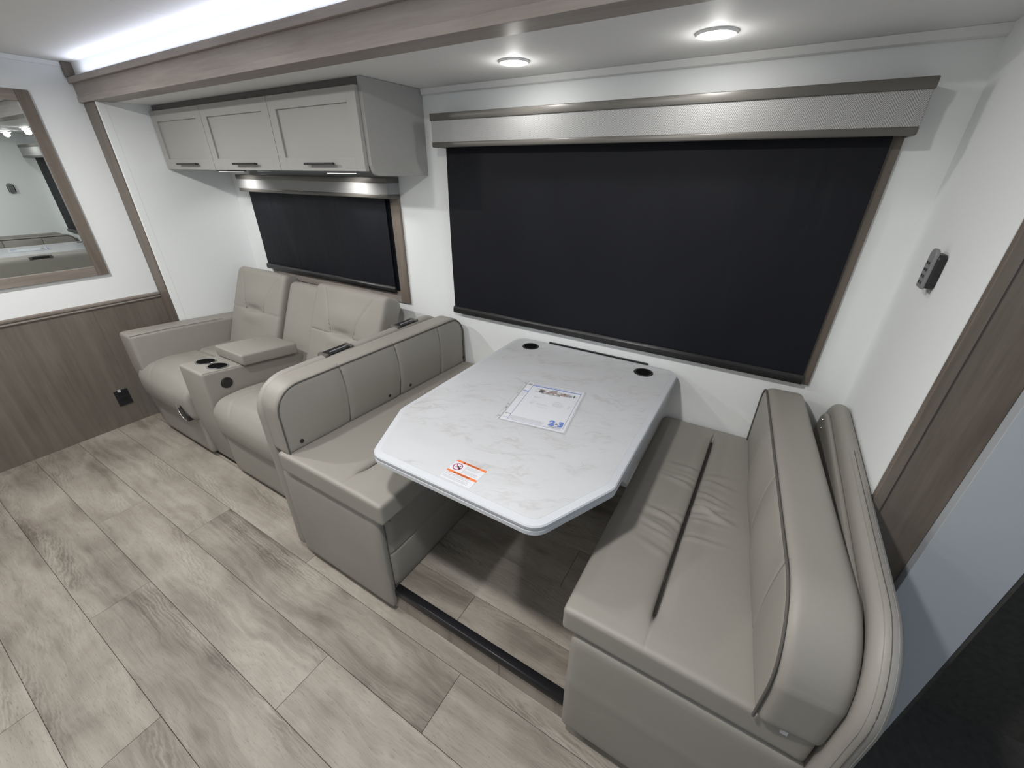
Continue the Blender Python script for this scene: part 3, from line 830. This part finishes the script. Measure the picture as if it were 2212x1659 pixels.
def bench_right():
    b = thing('dinette_bench', 'taupe leather dinette bench against the right wall, long wrinkled seat, right of table', 'bench', (1.06, -.52, 0))
    box('core', (.83, -1.00, SF), (1.27, -.03, .50), SUBF, b, 0)

    def dp(x, y, z, n): return .007 * np.clip(-n[:, 1], 0, 1) * (1 - (z / .23) ** 2).clip(0, 1) + .002 * np.clip(-n[:, 1], 0, 1) * gs(z - .03, .02)
    soft('side_panel', (.797, -1.040, .050), (1.30, -1.004, .492), LE, b, 1, .014, {(-1, 1): .02, (1, 1): .02, (-1, -1): .012, (1, -1): .012}, .018, dp)

    def df(x, y, z, n):
        fr = np.clip(-n[:, 0], 0, 1)
        return fr * (.006 * (1 - ((z - .075) / .09) ** 2).clip(0, 1) + .006 * (1 - ((z + .095) / .10) ** 2).clip(0, 1) - .004 * gs(z + .012, .005))
    soft('front_panel', (.800, -1.000, SF + .001), (.820, -.02, .500), LE, b, 0, .008, None, .02, df, extra=((), (), (-.012,)))
    sc = seat_cushion(b, .770, 1.285, .972, -1)
    box('white_tag', (1.226, -1.0475, .568), (1.238, -1.0425, .582), WHITE, sc, .0006)
    an = math.radians(4.6); rz = Matrix.Rotation(an, 4, 'Z')

    def db(x, y, z, n):
        fr = np.clip(-n[:, 0], 0, 1); e = (1 - (y / .505) ** 2).clip(0, 1) * (1 - (z / .122) ** 2).clip(0, 1); o = fr * .012 * e
        dm = np.min([np.abs(y - yy) for yy in (-.335, -.045, .250)], axis=0)
        o += fr * .014 * e * (1 - np.exp(-(dm / .06) ** 2)) - fr * .004 * gs(dm, .0040) * (np.abs(z) < .122)
        return o
    x0 = 1.137; hx, hy, hz = .058, .520, .1325
    ctr = Vector((1.137 + .058, -.535, .7075))
    bc = soft('back_cushion', (ctr.x - hx, ctr.y - hy, ctr.z - hz), (ctr.x + hx, ctr.y + hy, ctr.z + hz), LE, b, 0, .022, {(-1, 1): .16, (1, 1): .07, (-1, -1): .02, (1, -1): .012}, .010, db, rz, extra=((), (-.335, -.045, .250), ()))

    for yy in (-.335, -.045, .250):
        pts = []
        for z in np.linspace(-.120, .112, 14):
            e_ = max(0, 1 - (yy / .505) ** 2) * max(0, 1 - (z / .122) ** 2)
            pts.append(ctr + rz @ Vector((-.058 - .012 * e_ + .004 - .0006, yy, z)))
        tube('seam', pts, .0013, SEAM, bc, n=5)

    def P(y, z, x=-.0585): return ctr + rz @ Vector((x, y, z))
    R1, R2, k = .16, .07, .007
    pts = [P(-hy + k, -hz + .006)] + [P(-hy + k, z) for z in (-.10, -.07)]
    pts += [P(-hy + k + R1 * (1 - math.cos(a)), hz - k - R1 + R1 * math.sin(a)) for a in [i * math.pi / 28 for i in range(15)]]
    pts += [P(-hy + k + R1 + t_ * (2 * hy - 2 * k - R1 - R2), hz - k) for t_ in [i / 12 for i in range(1, 12)]]
    pts += [P(hy - k - R2 + R2 * math.sin(a), hz - k - R2 + R2 * math.cos(a)) for a in [i * math.pi / 20 for i in range(11)]]
    pts += [P(hy - k, z) for z in (.03, 0, -.05, -.10, -hz + .006)]
    tube('piping', pts, .0030, SEAM, bc, n=7, label='dark piping cord')
    # rear panel against the wall, stitched roll
    soft('rear_board', (1.277, -1.015, .03), (1.292, -.045, .815), LE, b, 0, .006, {(-1, 1): .12, (1, 1): .10, (-1, -1): .01, (1, -1): .01}, .02)
    rp = soft('rear_panel', (1.291, -1.062, .030), (1.3345, -.022, .852), LE2, b, 0, .020, {(-1, 1): .16, (1, 1): .12, (-1, -1): .02, (1, -1): .02}, .014,
              lambda x, y, z, n: .0025 * gs(np.abs(x) - .0, .02))
    c = Vector((1.3128, -.542, .441)); hy2, hz2, Ra = .52, .411, .16
    for dx, rr, mt in ((-.010, .0007, LE2), (0, .0011, SEAM), (.010, .0007, LE2)):
        o = .0020 if dx == 0 else .0004
        pts = [Vector((c.x + dx, c.y - hy2 - o, z)) for z in np.linspace(.30, c.z + hz2 - Ra, 8)]
        pts += [Vector((c.x + dx, c.y - hy2 + Ra - (Ra + o) * math.cos(a), c.z + hz2 - Ra + (Ra + o) * math.sin(a))) for a in [i * math.pi / 28 for i in range(15)]]
        pts += [Vector((c.x + dx, y, c.z + hz2 + o)) for y in np.linspace(c.y - hy2 + Ra + .02, -.40, 8)]
        tube('seam', pts, rr, mt, rp, n=5)
    # bare screws left on the inner board near the wall
    for yy, zz in ((-.125, .79), (-.15, .77), (-.30, .735)): lathe('screw', [(0, .004), (.003, .003), (.004, 0), (0, 0)], (1.2768, yy, zz), (-1, 0, 0), CHROME, rp, 10)
    return b


bench_left(); bench_right()

# ------------------------------------------------------------------ table
tb = thing('dinette_table', 'white marbled dinette table with clipped front corners between the two benches', 'table', (.419, -.53, SF))
HT = .797
raw = [((.042, -.010), .055), ((.042, -.815), .05), ((.150, -1.043), .055), ((.688, -1.043), .055), ((.796, -.815), .05), ((.796, -.010), .055)]


def outline(inset):
    n = len(raw); pts = []
    P = [Vector(p) for p, _ in raw]; cen = sum(P, Vector((0, 0))) / n
    # offset polygon inwards
    off = []
    for i in range(n):
        a, b, c = P[i - 1], P[i], P[(i + 1) % n]
        d1 = (b - a).normalized(); d2 = (c - b).normalized(); n1 = Vector((-d1.y, d1.x)); n2 = Vector((-d2.y, d2.x))
        if n1.dot(cen - b) < 0: n1 = -n1
        if n2.dot(cen - b) < 0: n2 = -n2
        bis = (n1 + n2).normalized(); off.append(b + bis * (inset / bis.dot(n1)))
    for i in range(n):
        a, b, c = off[i - 1], off[i], off[(i + 1) % n]; r = max(.005, raw[i][1] - inset)
        d1 = (a - b).normalized(); d2 = (c - b).normalized(); ang = d1.angle(d2); t_ = r / math.tan(ang / 2)
        p1, p2 = b + d1 * t_, b + d2 * t_; o = b + (d1 + d2).normalized() * (r / math.sin(ang / 2))
        a1 = math.atan2(p1.y - o.y, p1.x - o.x); a2 = math.atan2(p2.y - o.y, p2.x - o.x); da = (a2 - a1 + math.pi) % (2 * math.pi) - math.pi
        for k in range(9): pts.append(Vector((o.x + r * math.cos(a1 + da * k / 8), o.y + r * math.sin(a1 + da * k / 8))))
    return pts


def stack(name, layers, mat, cap_top=True, cap_bot=True, parent=None, smooth=30):
    bm = bmesh.new(); rings = [[bm.verts.new((p.x, p.y, z)) for p in outline(i)] for i, z in layers]
    for a, b in zip(rings, rings[1:]):
        n = len(a)
        for k in range(n): bm.faces.new((a[k], a[(k + 1) % n], b[(k + 1) % n], b[k]))
    if cap_top: bm.faces.new(rings[0])
    if cap_bot: bm.faces.new(rings[-1])
    bmesh.ops.recalc_face_normals(bm, faces=bm.faces)
    return link(name, todata(bm, smooth), mat, parent)


top = stack('tabletop', [(.0215, HT), (.0216, HT - .010), (.0216, HT - .030)], MAR, parent=tb)
stack('edge_band', [(.0214, HT - .0002), (.018, HT - .0006), (.0030, HT - .0030), (0, HT - .0065), (0, HT - .014), (.0010, HT - .016), (.0010, HT - .0185), (.0001, HT - .020), (.0002, HT - .031), (.004, HT - .034), (.030, HT - .034)], EDGE, cap_top=False, parent=tb)
for cx_, cy_ in ((.154, -.098), (.6735, -.097)):
    ch = lathe('cup_holder', [(.0355, .0026), (.0375, .0018), (.0385, .0002), (.030, .0002), (.030, .0012), (.0355, .0026)], (cx_, cy_, HT), (0, 0, 1), BLK, top, 36)
    lathe('cup_well', [(0, .0008), (.0312, .0008), (.0312, .0002), (0, .0002)], (cx_, cy_, HT), (0, 0, 1), plain('well_black', (.004, .004, .004), .9, 0, .05), ch, 36)
box('support_rail', (.768, -.615, .655), (.784, -.03, HT - .034), EDGE, tb, .001)
box('wall_bracket', (.205, -.0098, .765), (.667, -.0005, .7985), BLKM, tb, .001)
box('under_rail', (.12, -.62, .73), (.14, -.03, HT - .034), EDGE, tb, .001)
tube('release_lever', [(.645, -.90, .757), (.643, -.94, .752), (.6395, -.970, .715), (.638, -.978, .698)], .006, BLK, tb, n=8)
lg = tube('leg', [(.42, -.60, .757), (.42, -.46, .40), (.42, -.33, SF + .006)], .014, BLKM, tb, n=10)
box('foot', (.40, -.37, SF), (.44, -.29, SF + .012), BLKM, tb, .003)

# ------------------------------------------------------------------ papers on the table
ang = math.radians(8.8); U = Vector((math.cos(ang), math.sin(ang), 0)); V_ = Vector((math.sin(ang), -math.cos(ang), 0))  # V_ runs down the page
O = Vector((.3245, -.4195, HT + .0011)); PWD, PHT = .2159, .2794
sheet = thing('price_sheet', 'printed price sheet with a floor plan and big blue 2+3, lying on the table', 'paper', tuple(O + U * PWD / 2 + V_ * PHT / 2))
sleeve = thing('sheet_protector', 'clear plastic punched sleeve around the printed sheet on the table', 'sleeve', tuple(O + U * .1 + V_ * .14 - Vector((0, 0, .0009))))


def quad(bm, u0, v0, u1, v1, dz, th=.00012):
    ps = [O + U * u + V_ * v + Vector((0, 0, dz)) for u, v in ((u0, v0), (u0, v1), (u1, v1), (u1, v0))]
    a = [bm.verts.new(p) for p in ps]; b = [bm.verts.new(p + Vector((0, 0, th))) for p in ps]
    bm.faces.new(a[::-1]); bm.faces.new(b)
    for k in range(4): bm.faces.new((a[k], a[(k + 1) % 4], b[(k + 1) % 4], b[k]))


def pr(name, rects, mat, par, dz=.0003, th=.0001):
    bm = bmesh.new()
    for r in rects: quad(bm, *r, dz, th)
    bmesh.ops.recalc_face_normals(bm, faces=bm.faces)
    return link(name, todata(bm), mat, par, kind='stuff' if len(rects) > 1 else None)


pg = pr('page', [(0, 0, PWD, PHT)], WHITE, sheet, 0, .0003)
pr('blue_band', [(.0225, .0165, .2065, .0215), (.003, .066, .0225, .0725)], BLUE, sheet)
LW = .0012
pr('border', [(.0225, .0045, .2065, .0045 + LW), (.2065, .0075, .2065 + LW, .262), (.0225, .0045, .0225 + LW * 1.3, .2685), (.003, .262, .0225, .262 + LW), (.0225, .2685, .2025, .2685 + LW)], BLUEL, sheet)
pr('black_band', [(.0025, .2365, .0225, .2395)], INK, sheet)
uu, vv = U, -V_


def TX(name, s, size, u, v, mat, par=sheet, bold=0.0, align='LEFT', dz=.0004, xs=1.0): return text(name, s, size, O + U * u + V_ * v + Vector((0, 0, dz)), uu, vv, mat, par, align, bold, xs)


TX('title_text', "Manufacturer's Suggested Retail Price", .0085, .027, .0145, BLUEL, xs=1.0)
TX('warranty_numerals', '2', .038, .157, .2525, BLUE, bold=.0026, xs=.95)
TX('warranty_numerals', '+', .016, .1765, .2475, INK, bold=.0012)
TX('warranty_numerals', '3', .038, .1865, .2525, BLUE, bold=.0026, xs=.9)
TX('year_text', 'YEAR  YEAR', .0052, .159, .2580, BLUE, bold=.0002, xs=1.15)
TX('warranty_text', 'WARRANTY', .0072, .157, .2645, INK, bold=.0002, xs=1.1)
# floor plan picture
pr('plan_body', [(.062, .040, .168, .058), (.060, .036, .075, .062)], BRN, sheet, .0003)
pr('plan_walls', [(.046, .0355, .066, .0375), (.046, .0595, .068, .0615), (.066, .0355, .100, .0372), (.100, .0285, .124, .0345), (.128, .0365, .170, .0385), (.070, .062, .140, .0665), (.165, .040, .182, .0555), (.158, .050, .166, .058)], INKG, sheet, .00042)
pr('plan_dark', [(.058, .040, .068, .046), (.056, .052, .066, .058), (.098, .0355, .124, .0385), (.072, .0585, .138, .0608), (.186, .040, .1915, .0555), (.150, .0375, .156, .045)], INK, sheet, .00045)
pr('plan_furniture', [(.047, .040, .058, .058), (.081, .040, .093, .049), (.126, .041, .138, .050), (.079, .056, .086, .060), (.102, .0565, .111, .0605), (.118, .0545, .128, .060), (.1705, .038, .184, .0395), (.182, .0415, .185, .0545)], WHITE, sheet, .0005)
pr('plan_outline', [(.045, .0385, .0458, .0600), (.1945, .041, .1953, .0545), (.1985, .043, .1993, .052), (.0460, .0385, .0575, .0391), (.0460, .0594, .0575, .0600)], INKG, sheet, .0005)
rs = random.Random(4)


def lines(u0, v0, w, n, dv, h, rag=.25):
    out = []
    for i in range(n):
        u = u0; end = u0 + w * (1 - rag * rs.random())
        while u < end:
            L = rs.uniform(.002, .008); out.append((u, v0 + i * dv, min(u + L, end), v0 + i * dv + h)); u += L + .0012
    return out


pr('fine_print', lines(.055, .095, .026, 2, .006, .0013) + lines(.055, .128, .020, 1, .004, .0013) + lines(.055, .138, .014, 4, .0036, .0009, .1) + lines(.078, .138, .05, 3, .0036, .0007) + lines(.085, .155, .04, 2, .006, .0007) + lines(.135, .108, .026, 1, .004, .0015) + lines(.132, .116, .045, 6, .0042, .0009, .3) + lines(.186, .116, .010, 6, .0042, .0009, .1), INKG, sheet)
pr('fine_print', lines(.028, .246, .118, 5, .0040, .0013, .12) + lines(.001 + .002, .075, .016, 7, .0060, .0010), INKG, sheet)
pr('code_block', lines(.004, .0085, .015, 5, .0026, .0016, .05), INK, sheet)
# protector with punched strip
bm = bmesh.new(); quad(bm, -.016, -.002, .221, .2835, -.0006, .00015); quad(bm, -.0015, -.004, .2215, .2845, .0007, .00015)
bmesh.ops.recalc_face_normals(bm, faces=bm.faces); link('clear_sleeve', todata(bm), CLEAR, sleeve)
EDG = plain('sleeve_weld', (.40, .41, .43), .3, 0, .5, .01)
pr('welded_edge', [(-.016, .002, -.0155, .283), (-.0045, -.004, -.0028, .2845), (.2195, -.004, .2205, .2845), (-.002, .2838, .2205, .2847), (-.002, -.0045, .2205, -.0040)], EDG, sleeve, .0008)
for k, v in enumerate((.012, .095, .180, .262)):
    c = O + U * -.0098 + V_ * v
    lathe('punch_hole', [(.0018, 0), (.0028, 0), (.0028, .0003), (.0018, .0003), (.0018, 0)], (c.x, c.y, HT + .0010), (0, 0, 1), INKG, sleeve, 14)
text('size_print', '8 1/2 x 11', .0045, O + U * -.0075 + V_ * .212 + Vector((0, 0, .0002)), -V_, -U, INK, sleeve, 'LEFT', .0001)

# warning sticker
O = Vector((.3835, -.9355, HT + .0003)); U = Vector((1, 0, 0)); V_ = Vector((0, -1, 0)); uu, vv = U, -V_
st = thing('warning_sticker', 'small white and orange warning sticker with prohibition circle near the front edge of table', 'sticker', (.432, -.975, HT))
pr('sticker_base', [(0, 0, .0975, .0805)], WHITE, st, 0, .0002)
pr('orange_band', [(0, 0, .0975, .0075), (0, .0445, .0975, .0525)], ORNG, st, .0002)
DOR = plain('dark_orange_print', (.20, .05, .02), .5, 0, .3, .02)
for v in (.0062, .0510):
    TX('warning_text', 'WARNING', .0070, .034, v, DOR, st, .0003, dz=.0003, xs=1.2)
    bm = bmesh.new(); p = [O + U * a + V_ * (v + b) + Vector((0, 0, .0004)) for a, b in ((.022, 0), (.030, 0), (.026, -.0056))]
    bm.faces.new([bm.verts.new(q) for q in p]); link('warning_triangle', todata(bm), INK, st)
cc = O + U * .0185 + V_ * .0255
lathe('prohibition_ring', [(.0115, 0), (.0142, 0), (.0142, .0002), (.0115, .0002), (.0115, 0)], (cc.x, cc.y, HT + .0005), (0, 0, 1), MAG, st, 36)
bm = bmesh.new(); dd = Vector((.7, -.7, 0)).normalized(); ee = Vector((-dd.y, dd.x, 0)) * .0013
bm.faces.new([bm.verts.new(cc + Vector((0, 0, .0005)) + s1 * dd * .0125 + s2 * ee) for s1, s2 in ((1, 1), (-1, 1), (-1, -1), (1, -1))])
link('prohibition_bar', todata(bm), MAG, st)
pr('pictogram', [(.0105, .0265, .0230, .0280), (.0170, .0225, .0225, .0270), (.0225, .0255, .0285, .0300), (.0255, .0280, .0290, .0350), (.0235, .0195, .0265, .0225)], INK, st, .0003)
pr('fine_print', lines(.040, .0125, .050, 4, .0032, .0008) + lines(.040, .0290, .052, 4, .0032, .0008) + lines(.003, .0555, .088, 3, .0032, .0008) + lines(.003, .0675, .086, 3, .0032, .0008), INKG, st, .0002)
